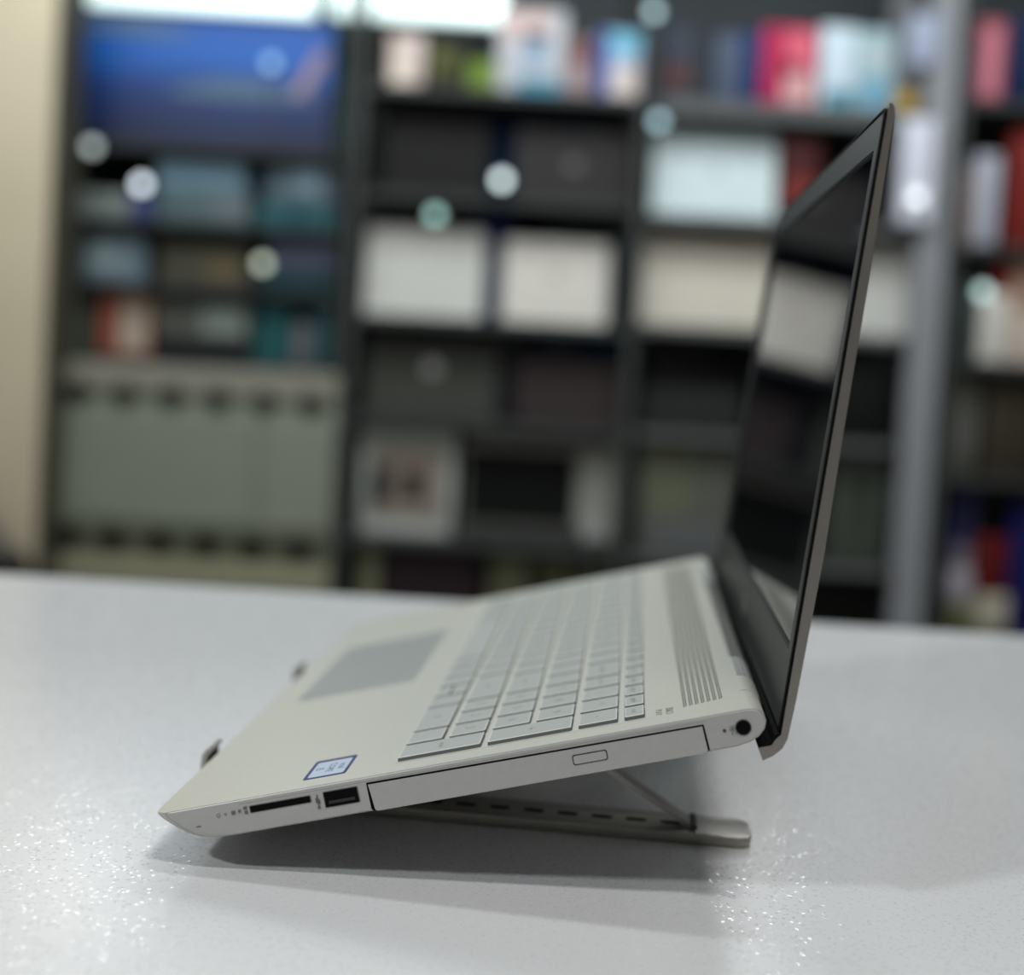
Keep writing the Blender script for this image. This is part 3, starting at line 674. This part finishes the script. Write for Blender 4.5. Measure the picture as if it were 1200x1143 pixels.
carton('slate teal box on the lower row, last before the dark rack', (364, 346, 390, 424), zl, (52, 84, 90))
carton('mauve bottle box on the lower row', (344, 372, 362, 424), zl, (106, 102, 106))
carton('grey green box at the left end of the lower row', (66, 346, 110, 424), zl, (74, 80, 72))
# low cabinet with two rows of oval openings
c0 = unproj(56, 540, YS - .04); c1 = unproj(390, 560, YS - .04); zt = zl[3] - .0155; zb = zat(225, 672)
t = thing('low_cabinet', 'grey green metal cabinet with oval finger holes under the display shelf', 'cabinet', ((c0.x + c1.x) / 2, YS - .04, 0))
hw = (c1.x - c0.x) / 2
bm = bmesh.new(); box(bm, (-hw, 0, 0), (hw, .42, zt), .004, 2); body = obj('cabinet_body', bm, sm(126, 132, 118), t)
z1, z2 = zat(220, 464), zat(210, 634)
bm = bmesh.new(); box(bm, (-hw, -.012, zt - .075), (hw, .0, zt), .003, 1); obj('top_rail', bm, sm(136, 134, 122), t)
bm = bmesh.new(); box(bm, (-hw, -.010, z2 + .055), (hw * .46, .0, z1 - .05), .003, 1); obj('door', bm, sm(128, 134, 118), t)
bm = bmesh.new(); box(bm, (hw * .50, -.010, z2 + .055), (hw, .0, z1 - .05), .003, 1); obj('door', bm, sm(130, 134, 122), t)
bm = bmesh.new(); box(bm, (-hw, -.012, z2 - .10), (hw, .0, z2 - .045), .003, 1); obj('lower_rail', bm, sm(152, 150, 124), t)
bm = bmesh.new(); box(bm, (-hw, -.008, z2 - .04), (hw, .0, z2 + .045), .003, 1); obj('hole_strip', bm, sm(88, 90, 74), t)
for k in range(6):
    bm = bmesh.new(); prism(bm, stadium(-hw * .80 + k * .1275, z1, .072, .046), 1, -.013, .001); obj('finger_hole', bm, sm(22, 23, 18), t)
    bm = bmesh.new(); prism(bm, stadium(-hw * .84 + k * .1275, z2, .070, .066), 1, -.014, .001); obj('finger_hole', bm, sm(14, 15, 10), t)
# bag at the foot of the pillar
c = unproj(2, 640, YP - .12)
t = thing('shoulder_bag', 'black bag with grey strap before the beige pillar at the left edge', 'bag', (c.x - .02, YP - .12, 0))
zz = c.z
bm = bmesh.new(); prism(bm, [(-.14, 0), (.06, 0), (.085, .1), (.08, zz - .07), (.05, zz - .015), (-.14, zz)], 1, -.08, .07)
bmesh.ops.bevel(bm, geom=list(bm.edges), offset=.012, segments=2, profile=.5, affect='EDGES'); obj('bag_body', bm, sm(20, 22, 20), t)
bm = bmesh.new(); prism(bm, [(-.14, zz + .015), (-.03, zz - .02), (.05, zz - .06), (.062, zz - .02), (.0, zz + .05), (-.05, zz + .11), (-.14, zz + .15)], 1, -.02, .02)
bmesh.ops.bevel(bm, geom=list(bm.edges), offset=.006, segments=1, profile=.5, affect='EDGES'); obj('strap', bm, sm(112, 108, 100), t)
# glowing discs added for the bright reflected glints on the shelves
for (x, y, s, colr, lab) in ((588, 211, 2.0, (.85, 1, 1), 'glowing disc added as a bright round glint between the black and charcoal laptops'),
                       (166, 216, 2.2, (.82, .92, 1), 'glowing disc added as a bright round glint under the blue banner'),
                       (108, 172, .6, (.75, .85, .82), 'glowing disc added as a dim round glint at the lower left of the blue banner'),
                       (308, 309, .7, (.85, .95, .75), 'glowing disc added as a warm round glint beside the lilac grey box'),
                       (510, 252, .6, (.6, 1, .9), 'glowing disc added as a cyan round glint on top of the plain light grey laptop'),
                       (62, 324, .6, (.9, .85, .8), 'glowing disc added as a dim round glint next to the beige pillar'),
                       (1152, 342, 1.0, (.7, 1, .95), 'glowing disc added as a cyan round glint before the slim red box, far right'),
                       (772, 142, .5, (.6, .9, 1), 'glowing disc added as a blue round glint at the corner of the bright white laptop'),
                       (1074, 232, 1.6, (.9, .92, 1), 'glowing disc added as a white round glint on the pale post'),
                       (766, 14, .5, (.6, .85, .9), 'glowing disc added as a blue grey round glint above the striped box'),
                       (318, 74, .3, (.4, .7, 1), 'glowing disc added as a faint blue round glint before the banner')):
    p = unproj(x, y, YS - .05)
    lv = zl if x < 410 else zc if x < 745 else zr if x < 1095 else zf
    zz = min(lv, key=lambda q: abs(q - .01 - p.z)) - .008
    t = thing('glint_disc', lab, 'lamp', tuple(p), (0, 0, 0), 'glowing discs added as glints')
    bm = bmesh.new(); cyl(bm, (0, 0, 0), .016, .006, 1, 24); obj('lens', bm, mat('glint_glow', colr, .5, emit=colr, estr=s * 1.0), t)  # glowing face of the added glint disc
    bm = bmesh.new(); cyl(bm, (0, .010, 0), .018, .012, 1, 24); obj('disc_backing', bm, sm(60, 62, 62), t)
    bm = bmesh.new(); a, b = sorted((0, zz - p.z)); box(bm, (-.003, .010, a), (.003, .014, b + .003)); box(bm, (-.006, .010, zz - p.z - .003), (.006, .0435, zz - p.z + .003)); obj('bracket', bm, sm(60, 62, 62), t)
# ================================================================= LIGHT
w_ = bpy.data.worlds.new('World'); bpy.context.scene.world = w_; w_.use_nodes = True
w_.node_tree.nodes['Background'].inputs[0].default_value = (.9, .95, 1, 1); w_.node_tree.nodes['Background'].inputs[1].default_value = .3
def area(name, loc, target, sx, sy, e, col=(1, 1, 1), rz=0):
    l = bpy.data.lights.new(name, 'AREA'); l.shape = 'RECTANGLE'; l.size = sx; l.size_y = sy; l.energy = e; l.color = col
    o = bpy.data.objects.new(name, l); C.objects.link(o); o.location = loc
    d = Vector(target) - Vector(loc); o.rotation_euler = (d.to_track_quat('-Z', 'Y')).to_euler() if target else (0, 0, rz)
    return o
def down(name, loc, sx, sy, e, col=(1, 1, 1)):
    l = bpy.data.lights.new(name, 'AREA'); l.shape = 'RECTANGLE'; l.size = sx; l.size_y = sy; l.energy = e; l.color = col
    o = bpy.data.objects.new(name, l); C.objects.link(o); o.location = loc; return o
down('ceiling_tube_near', (.45, -.22, 2.85), .5, .10, 16, (1, .97, .93))
down('ceiling_tube_mid', (.30, .80, 2.85), .5, .10, 9, (.93, .97, 1))
area('shelf_spot_left', (-1.12, 3.25, 2.22), (-.1, .6, .9), .24, .40, 2.0, (1, .98, .95))
area('shelf_spot_right', (.74, 3.25, 2.22), (.1, .6, .9), .10, .40, 1.4, (.95, .98, 1))
down('ceiling_panel_left', (-1.9, -.7, 2.85), .22, .22, 42, (.95, .98, 1))
down('ceiling_panel_shelves', (0, 2.6, 2.85), 4.0, .3, 40, (.92, .98, 1))
area('shelf_fill', (0, 2.2, 2.6), (0, 3.5, 1.0), 3.6, .3, 24, (.94, .98, 1))  # unseen fill light added to brighten the lower shelf rows
# ================================================================= CAMERA
cam = bpy.data.cameras.new('camera'); co = bpy.data.objects.new('camera', cam); C.objects.link(co); bpy.context.scene.camera = co
fw = Vector((0, cos(PITCH), -sin(PITCH))); up0 = Vector((0, sin(PITCH), cos(PITCH))); rt0 = Vector((1, 0, 0))
rt = rt0 * cos(ROLL) + up0 * sin(ROLL); up = -rt0 * sin(ROLL) + up0 * cos(ROLL)
mx = Matrix((rt, up, -fw)).transposed().to_4x4(); mx.translation = Vector((0, 0, TZ + CH)); co.matrix_world = mx
cam.sensor_width = 36; cam.sensor_fit = 'HORIZONTAL'; cam.lens = F / 1200 * 36
cam.shift_x = (600 - CX) / 1200; cam.shift_y = -(571.5 - CY) / 1200
cam.clip_start = .02; cam.clip_end = 50
cam.dof.use_dof = True; cam.dof.focus_distance = .50; cam.dof.aperture_fstop = 3.1
sc = bpy.context.scene
sc.view_settings.view_transform = 'Standard'; sc.view_settings.look = 'None'; sc.view_settings.exposure = 0; sc.view_settings.gamma = 1
